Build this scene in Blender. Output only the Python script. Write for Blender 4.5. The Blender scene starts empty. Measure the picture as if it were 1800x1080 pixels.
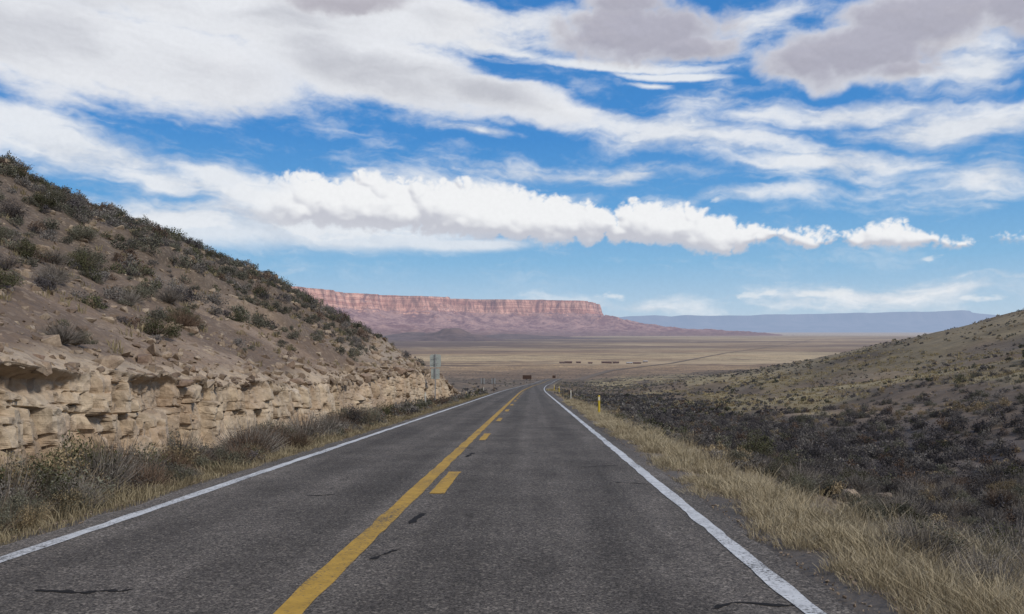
import bpy, math, random
import numpy as np
from mathutils import Vector, Matrix, Euler
rng=np.random.default_rng(7); random.seed(7)
scene=bpy.context.scene
scene.view_settings.view_transform='Standard'; scene.view_settings.look='None'
scene.view_settings.exposure=0; scene.view_settings.gamma=1
F=1360.0; VX=935.0; HY=582.0; CH=1.65

# ---------------------------------------------------------------- noise
def _h(ix,iy,iz,s):
    n=(ix*73856093)^(iy*19349663)^(iz*83492791)^(s*26544357+911)
    n&=0xffffffff
    n=((n^(n>>13))*1274126177)&0xffffffff
    n=((n^(n>>15))*668265263)&0xffffffff
    return ((n^(n>>16))&0xffffff)/float(0xffffff)
def vn(x,y,z=None,s=0):
    x=np.asarray(x,float); y=np.asarray(y,float)
    x,y=np.broadcast_arrays(x,y)
    xi=np.floor(x).astype(np.int64); yi=np.floor(y).astype(np.int64)
    fx=x-xi; fy=y-yi
    fx=fx*fx*(3-2*fx); fy=fy*fy*(3-2*fy)
    def lay(zi):
        a=_h(xi,yi,zi,s); b=_h(xi+1,yi,zi,s); c=_h(xi,yi+1,zi,s); d=_h(xi+1,yi+1,zi,s)
        return (a*(1-fx)+b*fx)*(1-fy)+(c*(1-fx)+d*fx)*fy
    if z is None: return lay(np.zeros_like(xi))*2-1
    z=np.broadcast_to(np.asarray(z,float),x.shape)
    zi=np.floor(z).astype(np.int64); fz=z-zi; fz=fz*fz*(3-2*fz)
    return (lay(zi)*(1-fz)+lay(zi+1)*fz)*2-1
def fbm(x,y,z=None,o=4,s=0,g=.5):
    t=0;a=1;n=0
    x=np.asarray(x,float); y=np.asarray(y,float)
    for i in range(o):
        k=2.03**i
        t=t+a*vn(x*k+i*7.3,y*k-i*3.1,None if z is None else np.asarray(z)*k,s+i)
        n+=a;a*=g
    return t/n*1.5
def rot_fbm(x,y,o=5,s=0,g=.5):
    # octaves rotated against each other: hides the noise lattice
    t=0;a=1;n=0
    for i in range(o):
        k=1.93**i; c_,s_=math.cos(.5+1.1*i),math.sin(.5+1.1*i)
        t=t+a*vn((x*c_-y*s_)*k+i*7.3,(x*s_+y*c_)*k-i*3.1,None,s+i); n+=a;a*=g
    return t/n*1.5
def sst(x,a,b):
    t=np.clip((np.asarray(x,float)-a)/(b-a),0,1); return t*t*(3-2*t)

# ---------------------------------------------------------------- mesh helpers
def mk_mesh(name,V,Fc,C=None,smooth=False):
    V=np.ascontiguousarray(V,dtype=np.float32).reshape(-1,3); Fc=np.ascontiguousarray(Fc,dtype=np.int32)
    me=bpy.data.meshes.new(name)
    me.vertices.add(len(V)); me.vertices.foreach_set('co',V.ravel())
    k=Fc.shape[1]
    me.loops.add(Fc.size); me.loops.foreach_set('vertex_index',Fc.ravel())
    me.polygons.add(len(Fc)); me.polygons.foreach_set('loop_start',np.arange(0,Fc.size,k,dtype=np.int32))
    me.update(calc_edges=True)
    me.polygons.foreach_set('use_smooth',np.full(len(Fc),smooth))
    if C is not None:
        a=me.color_attributes.new('Col','FLOAT_COLOR','POINT')
        C=np.asarray(C,dtype=np.float32).reshape(-1,3)
        a.data.foreach_set('color',np.concatenate([C,np.ones((len(C),1),np.float32)],1).ravel())
    return me
def gridF(R,Cn):
    i=np.arange(R-1)[:,None]*Cn+np.arange(Cn-1)[None]
    return np.stack([i,i+1,i+Cn+1,i+Cn],-1).reshape(-1,4)
def add(name,me,mat=None,parent=None,**kw):
    ob=bpy.data.objects.new(name,me)
    bpy.context.collection.objects.link(ob)
    if mat is not None: me.materials.clear(); me.materials.append(mat)
    if parent: ob.parent=parent
    for k,v in kw.items(): ob[k]=v
    return ob
def boxv(x0,x1,y0,y1,z0,z1):
    v=[(x0,y0,z0),(x1,y0,z0),(x1,y1,z0),(x0,y1,z0),(x0,y0,z1),(x1,y0,z1),(x1,y1,z1),(x0,y1,z1)]
    f=[(0,3,2,1),(4,5,6,7),(0,1,5,4),(1,2,6,5),(2,3,7,6),(3,0,4,7)]
    return v,f
def boxes(name,L):
    V=[];Fx=[]
    for b in L:
        v,f=boxv(*b); n=len(V); V+=v; Fx+=[tuple(i+n for i in q) for q in f]
    return mk_mesh(name,np.array(V),np.array(Fx))

# ---------------------------------------------------------------- node helper
class G:
    def __init__(s,nt): s.nt=nt; s.n=nt.nodes; s.l=nt.links
    def put(s,sock,v):
        if v is None: return
        if isinstance(v,bpy.types.NodeSocket): s.l.new(v,sock)
        else:
            if isinstance(v,(tuple,list)) and sock.type=='RGBA' and len(v)==3: v=(*v,1)
            sock.default_value=v
    def m(s,op,a,b=None,c=None,clamp=False):
        n=s.n.new('ShaderNodeMath'); n.operation=op; n.use_clamp=clamp
        s.put(n.inputs[0],a); s.put(n.inputs[1],b); s.put(n.inputs[2],c); return n.outputs[0]
    def vm(s,op,a,b=None,scale=None):
        n=s.n.new('ShaderNodeVectorMath'); n.operation=op
        s.put(n.inputs[0],a); s.put(n.inputs[1],b)
        if scale is not None: s.put(n.inputs['Scale'],scale)
        return n.outputs['Value'] if op in('LENGTH','DOT_PRODUCT','DISTANCE') else n.outputs[0]
    def noise(s,v,scale,detail=4,rough=.5,dist=0,col=False,lac=2.0):
        n=s.n.new('ShaderNodeTexNoise'); s.put(n.inputs['Vector'],v)
        n.inputs['Scale'].default_value=scale; n.inputs['Detail'].default_value=detail
        n.inputs['Roughness'].default_value=rough; n.inputs['Distortion'].default_value=dist
        n.inputs['Lacunarity'].default_value=lac
        return n.outputs[1] if col else n.outputs[0]
    def vor(s,v,scale,feature='F1',detail=0,rand=1,col=False):
        n=s.n.new('ShaderNodeTexVoronoi'); s.put(n.inputs['Vector'],v); n.feature=feature
        n.inputs['Scale'].default_value=scale
        if 'Detail' in n.inputs: n.inputs['Detail'].default_value=detail
        n.inputs['Randomness'].default_value=rand
        return n.outputs['Color'] if col else n.outputs['Distance']
    def ss(s,x,a,b,c=0.,d=1.,lin=False):
        n=s.n.new('ShaderNodeMapRange'); n.interpolation_type='LINEAR' if lin else 'SMOOTHSTEP'
        s.put(n.inputs[0],x)
        for i,v in enumerate((a,b,c,d)): s.put(n.inputs[i+1],v)
        return n.outputs[0]
    def mix(s,f,a,b,bt='MIX'):
        n=s.n.new('ShaderNodeMix'); n.data_type='RGBA'; n.blend_type=bt
        s.put(n.inputs[0],f); s.put(n.inputs[6],a); s.put(n.inputs[7],b); return n.outputs[2]
    def mapp(s,v,loc=(0,0,0),rot=(0,0,0),sc=(1,1,1),t='POINT'):
        n=s.n.new('ShaderNodeMapping'); n.vector_type=t; s.put(n.inputs[0],v)
        n.inputs[1].default_value=loc; n.inputs[2].default_value=rot; n.inputs[3].default_value=sc
        return n.outputs[0]
    def comb(s,x,y,z=0.):
        n=s.n.new('ShaderNodeCombineXYZ'); s.put(n.inputs[0],x); s.put(n.inputs[1],y); s.put(n.inputs[2],z); return n.outputs[0]
    def sep(s,v):
        n=s.n.new('ShaderNodeSeparateXYZ'); s.put(n.inputs[0],v); return n.outputs
    def pos(s): return s.n.new('ShaderNodeNewGeometry').outputs['Position']
    def nrm(s): return s.n.new('ShaderNodeNewGeometry').outputs['Normal']
    def attr(s,name='Col'):
        n=s.n.new('ShaderNodeAttribute'); n.attribute_name=name; return n.outputs['Color']
    def bump(s,h,strength=.5,dist=.05):
        n=s.n.new('ShaderNodeBump'); n.inputs['Strength'].default_value=strength
        n.inputs['Distance'].default_value=dist; s.put(n.inputs['Height'],h); return n.outputs[0]
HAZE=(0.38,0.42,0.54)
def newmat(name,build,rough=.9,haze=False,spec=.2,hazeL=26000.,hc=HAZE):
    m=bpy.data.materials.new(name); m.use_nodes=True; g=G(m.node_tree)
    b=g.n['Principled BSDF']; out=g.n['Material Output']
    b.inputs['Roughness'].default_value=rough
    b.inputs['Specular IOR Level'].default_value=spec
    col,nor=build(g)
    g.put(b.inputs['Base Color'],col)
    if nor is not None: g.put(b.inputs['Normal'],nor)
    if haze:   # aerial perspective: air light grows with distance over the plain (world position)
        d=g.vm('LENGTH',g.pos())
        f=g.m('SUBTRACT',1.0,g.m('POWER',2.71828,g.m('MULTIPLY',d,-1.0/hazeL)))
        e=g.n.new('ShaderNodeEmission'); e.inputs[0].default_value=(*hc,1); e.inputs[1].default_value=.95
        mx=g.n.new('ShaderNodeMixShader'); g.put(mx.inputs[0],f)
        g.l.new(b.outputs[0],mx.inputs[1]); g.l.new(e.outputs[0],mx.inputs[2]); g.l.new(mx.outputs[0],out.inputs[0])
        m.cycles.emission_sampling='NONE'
    return m

# ---------------------------------------------------------------- terrain functions
Yd=np.arange(-1500,14000,5.)
zk=np.interp(Yd,[-1500,-400,-60,180,300,420,440,500,560,640,800,1200,2000,3500,14000],
             [20,12,3.88,-11.65,-18.8,-24.3,-25.6,-30.6,-34.0,-35.8,-39.2,-48.5,-55,-59.5,-60])
sk=np.where(Yd<100,0,np.where(Yd<500,1.35e-4*(Yd-100)**2,np.interp(Yd,[500,800,1100,2000,3500,8000,14000],[21.6,82,180,500,1150,3000,5200])))
ker=np.hanning(9); ker/=ker.sum()
zk=np.concatenate([zk[:4],np.convolve(zk,ker,'valid'),zk[-4:]])
sk=np.concatenate([sk[:4],np.convolve(sk,ker,'valid'),sk[-4:]])
def zr(y): return np.interp(y,Yd,zk)
def sh(y): return np.interp(y,Yd,sk)
def TR(y): return np.interp(y,[-100,140,200,252,345,500,800],[1,1,.80,.56,.36,.17,0])
def gz(x,y,fine=True):
    x=np.asarray(x,float); y=np.asarray(y,float)
    u=x-sh(y)
    cr=np.interp(u,[2.4,3.0,4.5,8,11,17,25,45,70,95,140,300],[0,-.05,-.3,-1.4,-1.8,-1.8,-.8,2.4,8,15.2,19,22])
    cr=np.where(cr>0,cr*TR(y),cr*np.interp(y,[0,90,180,400],[1,1,.5,.15]))
    cl=np.interp(u,[-300,-14,-8,-6.5,-5.3],[0,-.2,-.40,-.30,0])
    c=np.where(u>0,cr,cl)
    off=np.where(u>0,u-2.6,-5.5-u)
    a=np.clip(off/25,0,1); a2=np.clip(off/3,0,1)
    n=fbm(x/38,y/38,o=3,s=3)*1.5*a
    n=n+fbm(x/7,y/7,o=2,s=5)*.3*a2*np.clip(off/8,0,1)
    if fine: n=n+fbm(x/1.1,y/1.1,o=4,s=9)*.11*a2
    far=np.clip((y-700)/1500,0,1)
    z=zr(y)+c+n*(1-far*.6)
    z=np.where(off<0,z-.06,z)
    return z
def LH(y): return np.interp(y,[-30,0,11,15,20,27,35,45,58,70,85,100,130],[2.2,2.0,1.85,1.75,1.6,1.5,1.6,2.0,2.4,2.2,1.4,.3,-.3])
def hillT(d,y):
    y0=57+1.2*np.clip(d,0,60)
    return 1-sst(y,y0,y0+52)
def hillz(d,y,fine=True):
    d=np.asarray(d,float); y=np.asarray(y,float)
    k=1.8; Hc=np.interp(y,[0,43,80,140],[14.4,13.7,12.4,11.6])+fbm(y/16,0*y,o=2,s=21)*.7; sl=d*np.interp(y,[40,100],[.54,.475])
    f=-k*np.log(np.exp(-sl/k)+np.exp(-Hc/k))
    f=f*(1-sst(d,60,120)*1.3)
    T=hillT(d,y)
    h=LH(y)+f
    h=h+fbm(d/9,y/9,o=3,s=31)*.6*np.clip(d/5,0,1)
    ph=(h+.05*y+fbm(d/6,y/6,o=2,s=41)*.5)/1.5
    fr=ph-np.floor(ph); st=sst(fr,.0,.32)-fr
    msk=sst(vn(d/5,y/8,s=44),-.1,.55)
    h=h+st*1.0*msk*np.clip(d/2,0,1)
    if fine:
        h=h+rot_fbm(d/1.3,y/1.3,o=5,s=51,g=.58)*.14
        h=h+np.floor(vn(d/.45,y/.55,s=61)*2.5)/2.5*.035
    return zr(y)+h*T-(1-T)*.9

# ---------------------------------------------------------------- materials
def b_ground(g):
    p=g.pos(); c=g.attr()
    n1=g.noise(p,.09,5,.6); n2=g.noise(p,1.3,6,.65); n3=g.noise(p,14,4,.6)
    flat=g.mapp(p,sc=(.012,.05,.05)); n4=g.noise(flat,1,8,.7)
    k=g.m('ADD',g.m('MULTIPLY',n1,.5),g.m('ADD',g.m('MULTIPLY',n2,.7),g.m('MULTIPLY',n3,.5)))
    k=g.ss(k,.5,1.25,.5,1.5,lin=True)
    k=g.m('MULTIPLY',k,g.ss(n4,.35,.65,.72,1.26))
    c2=g.mix(1,c,g.comb(k,k,k),'MULTIPLY')
    st=g.vor(p,9); c2=g.mix(g.ss(st,.12,.2,.4,0.),c2,(.30,.25,.19))
    v=g.vor(g.mapp(p,sc=(1,1,.2)),.33); far=g.m('MULTIPLY',g.ss(g.sep(p)[1],60,300),g.ss(g.sep(p)[1],900,2500,1.,.35))
    c2=g.mix(g.m('MULTIPLY',g.ss(v,.25,.5,.7,0.),far),c2,(.085,.073,.058))
    # broken scrub streaks and pale washes across the plain
    py=g.sep(p)[1]; on=g.ss(py,450,900)
    wob=g.vm('ADD',p,g.vm('SCALE',g.noise(p,.0025,3,.6,col=True),scale=180))
    stn=g.noise(g.mapp(wob,sc=(.0026,.009,.01)),1,7,.68)
    c2=g.mix(g.m('MULTIPLY',g.ss(stn,.50,.62,0.,.7),on),c2,(.15,.105,.072))
    st2=g.noise(g.mapp(wob,loc=(3,7,0),sc=(.0013,.0045,.01)),1,7,.65)
    c2=g.mix(g.m('MULTIPLY',g.ss(st2,.52,.64,0.,.7),on),c2,(.56,.42,.25))
    h=g.m('ADD',g.m('MULTIPLY',n2,.4),g.m('MULTIPLY',n3,.4))
    return c2,g.bump(h,.7,.12)
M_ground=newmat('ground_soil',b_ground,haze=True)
def b_hill(g):
    p=g.pos(); c=g.attr()
    n1=g.noise(p,.6,6,.65); n2=g.noise(p,6,6,.7); n3=g.noise(p,30,3,.6)
    k=g.m('ADD',g.m('MULTIPLY',n1,.7),g.m('ADD',g.m('MULTIPLY',n2,.8),g.m('MULTIPLY',n3,.3)))
    k=g.ss(k,.55,1.25,.6,1.4,lin=True)
    c2=g.mix(1,c,g.comb(k,k,k),'MULTIPLY')
    stn=g.vor(g.vm('ADD',p,g.vm('SCALE',g.noise(p,3,2,.5,col=True),scale=.25)),8.5,col=True)
    sx=g.sep(stn)
    c2=g.mix(g.ss(sx[0],.78,.92,0.,.35),c2,(.36,.285,.21))
    c2=g.mix(g.ss(sx[1],.82,.92,0.,.35),c2,(.14,.10,.075))
    h=g.m('ADD',g.m('MULTIPLY',n2,.6),g.m('MULTIPLY',g.vor(p,9),.3))
    return c2,g.bump(h,.7,.10)
M_hill=newmat('hill_rubble',b_hill)
def b_rock(g):
    p=g.pos(); oi=g.n.new('ShaderNodeObjectInfo').outputs['Random']
    n1=g.noise(p,2.5,6,.65); n2=g.noise(p,14,5,.7)
    c=g.mix(g.ss(n1,.3,.7),(.24,.175,.125),(.42,.33,.24))
    c=g.mix(g.ss(oi,.6,1.,0.,.5),c,(.22,.14,.105))
    k=g.ss(n2,.25,.75,.6,1.3,lin=True)
    return g.mix(1,c,g.comb(k,k,k),'MULTIPLY'),g.bump(n2,.7,.05)
M_rock=newmat('sandstone',b_rock)
def b_rubble(g):
    p=g.pos(); c=g.attr(); n2=g.noise(p,11,5,.7); k=g.ss(n2,.25,.75,.6,1.35,lin=True)
    return g.mix(1,c,g.comb(k,k,k),'MULTIPLY'),g.bump(n2,.6,.04)
M_rubble=newmat('rubble_stone',b_rubble)
def b_asph(g):
    p=g.pos(); s=g.sep(p)
    big=g.noise(g.mapp(p,sc=(1.6,.12,1)),1,5,.6)
    blot=g.noise(p,.8,6,.65)
    sp=g.noise(p,64,4,.8); sp2=g.vor(p,50,col=True); sp3=g.noise(p,15,4,.7)
    c=g.mix(g.ss(sp,.36,.66),(.043,.038,.034),(.205,.179,.150))
    r=g.sep(sp2)
    c=g.mix(g.ss(r[0],.80,.93,0.,.55),c,(.33,.285,.23))
    c=g.mix(g.ss(r[1],.72,.88,0.,.6),c,(.026,.023,.021))
    k=g.m('MULTIPLY',g.ss(big,.3,.7,.78,1.22,lin=True),g.ss(blot,.3,.7,.78,1.22,lin=True))
    k=g.m('MULTIPLY',k,g.ss(sp3,.3,.7,.75,1.25,lin=True))
    def track(x0): return g.ss(g.m('ABSOLUTE',g.m('SUBTRACT',s[0],x0)),.15,.6,1.,0.)
    t=g.m('ADD',g.m('ADD',track(-.75),track(1.0)),g.m('ADD',track(-4.0),track(-2.5)))
    k=g.m('MULTIPLY',k,g.ss(t,0.,1.,1.08,.86))
    dk=g.ss(g.noise(g.mapp(p,sc=(1.4,.5,1)),1.5,6,.7),.60,.72,1.,.58)
    k=g.m('MULTIPLY',k,dk)
    c=g.mix(1,c,g.comb(k,k,k),'MULTIPLY')
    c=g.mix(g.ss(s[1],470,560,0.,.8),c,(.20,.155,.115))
    h=g.m('ADD',sp,g.m('MULTIPLY',r[0],.4))
    return c,g.bump(h,.45,.011)
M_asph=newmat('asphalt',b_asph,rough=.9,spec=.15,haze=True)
def paint(col,name,w0=.33,w1=.5):
    def b(g):
        p=g.pos(); n=g.noise(p,30,6,.8); n2=g.noise(g.mapp(p,sc=(1,.25,1)),3,4,.6)
        f=g.ss(g.m('ADD',g.m('MULTIPLY',n,.75),g.m('MULTIPLY',n2,.35)),w0,w1)
        k=g.ss(g.noise(p,6,5,.6),.3,.7,.80,1.08)
        cc=g.mix(1,col,g.comb(k,k,k),'MULTIPLY')
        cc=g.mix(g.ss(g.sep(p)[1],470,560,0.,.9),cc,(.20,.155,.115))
        return g.mix(f,(.08,.073,.065),cc),g.bump(n,.4,.006)
    return newmat(name,b,rough=.7)
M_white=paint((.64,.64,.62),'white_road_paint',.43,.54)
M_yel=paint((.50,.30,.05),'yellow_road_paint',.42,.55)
M_tar=newmat('tar',lambda g:(g.mix(g.noise(g.pos(),30,3,.6),(.012,.011,.010),(.035,.031,.028)),None),rough=.8,spec=.1)
def b_leaf(g):
    oi=g.n.new('ShaderNodeObjectInfo').outputs['Random']
    k=g.ss(oi,0.,1.,.75,1.3,lin=True)
    return g.mix(1,g.attr(),g.comb(k,k,g.m('MULTIPLY',k,.97)),'MULTIPLY'),None
M_leaf=newmat('desert_foliage',b_leaf,rough=.85,spec=.1)
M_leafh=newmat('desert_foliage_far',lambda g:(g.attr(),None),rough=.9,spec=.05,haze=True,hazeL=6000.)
def flatm(name,c,rough=.5,metal=0,var=.15,sc=20,spec=.3):
    def b(g):
        n=g.noise(g.pos(),sc,4,.6); k=g.ss(n,.3,.7,1-var,1+var)
        return g.mix(1,c,g.comb(k,k,k),'MULTIPLY'),None
    m=newmat(name,b,rough=rough,spec=spec); m.node_tree.nodes['Principled BSDF'].inputs['Metallic'].default_value=metal
    return m
M_galv=flatm('galvanised_steel',(.30,.31,.32),.5,.1)
M_alu=flatm('aluminium_sign_back',(.40,.44,.42),.5,.0)
M_py=flatm('yellow_plastic',(.62,.46,.05)); M_pw=flatm('white_plastic',(.5,.5,.48))
M_refl=flatm('reflector',(.75,.72,.6),.3); M_brown=flatm('brown_sign_paint',(.075,.045,.035)); M_wood=flatm('weathered_wood',(.12,.09,.07))

# ---------------------------------------------------------------- ground sheet
def stretch(start,step,growth,end,maxstep=1e9):
    o=[start];s=step
    while o[-1]<end:
        o.append(o[-1]+s); s=min(s*growth,maxstep)
    return o
ys=[-1400,-900,-500,-300,-180,-100,-60,-35,-20,-10]+list(np.arange(-5,4,.5))+stretch(4,.14,1.0065,160)
ys=[y for y in ys if y<160]+stretch(160,1.3,1.012,700)
ys=[y for y in ys if y<700]+stretch(700,8,1.03,70000)
xr=stretch(3,.14,1.018,500); xr=[x for x in xr if x<500]+stretch(500,12,1.07,60000)
xl=[-x-3 for x in xr if x>4]
xs=sorted(set([round(v,4) for v in xl+[-6.5,-6.2,-5.9,-5.6,-5.4,-5.2,-4,-2,0,1.5,2.2,2.4,2.6,2.8]+xr]))
xs=np.array(xs); ys=np.array(ys)
X,Y=np.meshgrid(xs,ys)
X=X+sh(np.minimum(Y,900))*np.exp(-(X/400)**2)*(np.abs(X)<2500)
Z=gz(X,Y)
Z=np.where(Y>12000,-60.,Z)
u=X-sh(Y)
def lerp(a,b,t): return a*(1-t[...,None])+np.array(b)*t[...,None]
C=np.zeros(X.shape+(3,))+np.array((.205,.152,.104))
C=lerp(C,(.130,.102,.076),sst(rot_fbm(X/18,Y/18,o=4,s=71),-.4,.3)*.8)
n=rot_fbm(X/9,Y/22,o=4,s=72)
C=lerp(C,(.34,.275,.155),sst(u,14,20)*(1-sst(u,38,58))*sst(n,-.3,.25)*.9)
C=lerp(C,(.28,.225,.13),sst(u,32,46)*sst(rot_fbm(X/26,Y/34,o=4,s=75),-.25,.3)*.7)
C=lerp(C,(.105,.09,.082),sst(u,5.5,8.5)*(1-sst(u,17,25))*(1-sst(Y,110,180))*.9)
C=lerp(C,(.22,.175,.115),sst(u,2.7,3.2)*(1-sst(u,4.5,6.))*.7)
C=lerp(C,(.15,.13,.11),(1-sst(np.abs(u+1.45),4.2,4.6))*1.)
C=lerp(C,(.18,.14,.10),sst(-u,5.5,6.5)*(1-sst(-u,9,20))*.7)
pl=sst(Y,280,900)
b=rot_fbm(X/900,Y/380,o=5,s=73)
P=np.zeros(C.shape)+np.array((.44,.30,.165))
P=lerp(P,(.22,.147,.098),sst(b,-.05,.35)*.75)  # dark brown bands: soil tone with cloud shadow painted in
P=lerp(P,(.56,.42,.235),sst(-b,.05,.5)*.65)
P=lerp(P,(.56,.43,.25),sst(X,150,400)*(1-sst(X,900,1500))*sst(Y,1000,1300)*(1-sst(Y,1900,2600))*sst(rot_fbm(X/300,Y/200,o=3,s=78),-.3,.2)*.7)
P=lerp(P,(.14,.092,.074),sst(Y,2000,3000)*(1-sst(Y,6500,9000))*sst(-X+fbm(X/2000,Y/900,o=3,s=76)*1200,-1500,600)*.85)  # broad dark band: cloud shadow painted into the plain's colour
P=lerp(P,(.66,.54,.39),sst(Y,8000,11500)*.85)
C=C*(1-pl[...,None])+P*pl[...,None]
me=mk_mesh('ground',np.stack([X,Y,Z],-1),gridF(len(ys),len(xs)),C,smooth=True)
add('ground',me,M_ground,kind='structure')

# ---------------------------------------------------------------- road
def roadz(y): return zr(y)+np.clip((y-60)*3e-4,0,.35)
def strip(name,u0,u1,y,lift,mat,parent=None,edge=0.,nx=2,**kw):
    y=np.asarray(y,float)
    us=np.linspace(0,1,nx)
    e0=edge*fbm(y*1.7,y*0,o=3,s=81); e1=edge*fbm(y*1.7,y*0+9,o=3,s=82)
    U=(u0+e0)[:,None]*(1-us)+(u1+e1)[:,None]*us
    XX=U+sh(y)[:,None]; YY=np.repeat(y[:,None],nx,1); ZZ=np.repeat((roadz(y)+lift+np.clip(y,0,3000)*1.5e-4*(lift>0))[:,None],nx,1)
    return add(name,mk_mesh(name,np.stack([XX,YY,ZZ],-1),gridF(len(y),nx)),mat,parent,**kw)
ry2=np.array([-300,-150,-80,-40,-20]+list(np.arange(-10,70,.06))+stretch(70,.3,1.02,6000,6.))
road=strip('road',-5.28,2.36,ry2,0,M_asph,edge=.07,nx=6,kind='structure')
ls=ry2[ry2<1500]
strip('edge_line',-4.97,-4.80,ls,.005,M_white,road,edge=.018)
strip('edge_line',1.93,2.10,ls,.005,M_white,road,edge=.018)
strip('centre_line',-1.85,-1.63,ls,.005,M_yel,road,edge=.016)
y0=1.1
while y0<330:
    strip('centre_dash',-1.50,-1.30,np.linspace(y0,y0+2.75,40),.005,M_yel,road,edge=.018); y0+=10.3
def tar(pts,w,seed):
    pts=np.array(pts,float); t=np.linspace(0,1,len(pts)); tt=np.linspace(0,1,40)
    x=np.interp(tt,t,pts[:,0]); y=np.interp(tt,t,pts[:,1])
    x=x+fbm(tt*6,tt*0,o=2,s=seed)*.01; y=y+fbm(tt*7,tt*0+5,o=3,s=seed)*.03
    ww=w*(.55+.45*fbm(tt*9,tt*0,o=2,s=seed+3))*np.minimum(1,12*np.minimum(tt+.02,1-tt+.02))
    dx=np.gradient(x);dy=np.gradient(y);L=np.hypot(dx,dy);nx_,ny_=-dy/L,dx/L
    A=np.stack([x+nx_*ww,y+ny_*ww],-1);B=np.stack([x-nx_*ww,y-ny_*ww],-1)
    P2=np.stack([A,B],1); Zt=roadz(P2[...,1])+.004
    add('tar_seal',mk_mesh('tar_seal',np.concatenate([P2,Zt[...,None]],-1),gridF(40,2)),M_tar,road)
tar([(-3.92,6.08),(-3.5,6.02),(-3.16,6.1)],.05,1)
tar([(1.3,5.75),(1.55,5.9),(1.8,5.85),(2.05,5.9)],.045,2)
tar([(-3.3,11.1),(-2.85,11.25)],.03,3)
tar([(-1.43,16.9),(-1.35,17.9)],.08,4)
tar([(-1.5,7.2),(-1.3,7.7)],.04,5)
tar([(1.35,12.8),(1.9,12.6)],.035,6)
tar([(.9,15),(1.7,15.4)],.025,8)
tar([(-1.42,9.0),(-1.36,9.7)],.05,9)

# ---------------------------------------------------------------- rocky hillside (left)
hy=np.array([-60,-45,-30,-20,-12,-6,-2,1,3,5]+stretch(6.5,.055,1.0028,175,.5))
d=np.array(stretch(.04,.055,1.017,125,2.2)); nd=len(d)
nv=84
Dg,Yg=np.meshgrid(d,hy)
ZB=hillz(Dg,Yg)
XB=-7.9-Dg+fbm(Yg/2,Dg/2,o=3,s=91)*.18*np.clip(1-Dg/3,0,1)
Yf=np.repeat(hy[:,None],nv,1); T0=hillT(0*Yf,Yf)
top=ZB[:,0:1]; bot=zr(hy)[:,None]-.55
vv=np.linspace(0,1,nv)[None,:]
Zf=bot+(top-bot)*vv
hh=Zf-zr(Yf)
def face(Yf,hh,tk,wid,seed,secw):
    sec=np.floor(Yf/secw+.2*vn(Yf*0+hh/.5,Yf*0,s=seed+9)).astype(np.int64)
    lay=(hh+.05*fbm(Yf/1.2,Yf*0,o=2,s=seed))/tk+1.0*_h(sec,sec*0,sec*0,seed+1)
    li=np.floor(lay).astype(np.int64); lf=lay-li
    w=wid*(.6+.9*_h(li,sec,li*0,seed+2))
    bl=(Yf+.05*fbm(Yf/.7,hh/.5,o=2,s=seed+3)+.5*(hh-.3)*(_h(li,sec,li*0,seed+4)-.5))/w+7*_h(li,sec+3,li*0,seed+5)
    bi=np.floor(bl).astype(np.int64); bf=bl-bi
    off=_h(li,bi,sec,seed+6)
    tilt=(_h(li,bi,sec,seed+7)-.5)*(bf-.5)+(_h(li,bi,sec,seed+17)-.5)*(lf-.5)
    ch=np.maximum(0,np.abs(bf-.5)+np.abs(lf-.5)-.62-.25*(_h(li,bi,sec,seed+18)-.5))
    ck=np.minimum(sst(lf,0,.03/tk),sst(1-lf,0,.02/tk))*np.minimum(sst(bf,0,.035/w),sst(1-bf,0,.035/w))
    return off,tilt-ch*.9,ck,li*31+bi*7+sec
o1,t1,c1,id1=face(Yf,hh,1.15,.62,300,1.9)     # tall narrow joint blocks
o2,t2,c2_,id2=face(Yf,hh,.36,.30,330,1.1)
big=fbm(Yf/3.6,hh/7,o=2,s=95)*.26
slump=sst(fbm(Yf/3.0,hh/2.2,o=3,s=92),.18,.42)
crack=c1*(.5+.5*c2_)
sm2=_h(id1,id1*0,id1*0,77)>.40
depth=big+(o1*.34+t1*.34)*(1-.8*slump)+(o2*.15+t2*.18)*np.where(sm2,1.,.3)*(1-.3*slump)-.10*(1-c1)*(1-slump)-.03*(1-c2_)*np.where(sm2,1.,.35)+rot_fbm(Yf/.25,hh/.25,o=4,s=96,g=.6)*(.022+.05*slump)
talus=(1-sst(hh,-.6,.4))*.42+slump*.2*(1-sst(hh,.1,1.1))
lean=.22*(1-vv)
blend=1-sst(vv,.92,1.0)
Xf=-8.12+(-.02+depth+talus+lean)*blend+(XB[:,0:1]+8.12)*(1-blend)-(1-T0)*.5
VV=np.concatenate([np.stack([Xf[:,:-1],Yf[:,:-1],Zf[:,:-1]],-1),np.stack([XB,Yg,ZB],-1)],1)
Cn=VV.shape[1]
Cf=np.zeros(Xf.shape+(3,))+np.array((.50,.395,.275))
Cf=lerp(Cf,(.62,.52,.39),_h(id1,id1*0,id1*0,17)*.9)
Cf=lerp(Cf,(.38,.285,.20),_h(id2,id2*0,id2*0,19)*.4)
Cf=lerp(Cf,(.42,.28,.18),sst(rot_fbm(Yf/1.5,hh/.6,o=4,s=97),.0,.5)*.35)
Cf=lerp(Cf,(.38,.285,.20),slump*.7)
Cf=lerp(Cf,(.17,.12,.085),(1-crack)*.4*(1-.6*slump))
Cf=Cf[:,:-1]
Cb=np.zeros(Dg.shape+(3,))+np.array((.245,.178,.128))
Cb=lerp(Cb,(.32,.245,.18),sst(rot_fbm(Dg/2.2,Yg/3,o=5,s=98),.0,.5)*.65)
Cb=lerp(Cb,(.135,.10,.075),sst(rot_fbm(Dg/4,Yg/5,o=4,s=99),-.3,.3)*.7)
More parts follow.
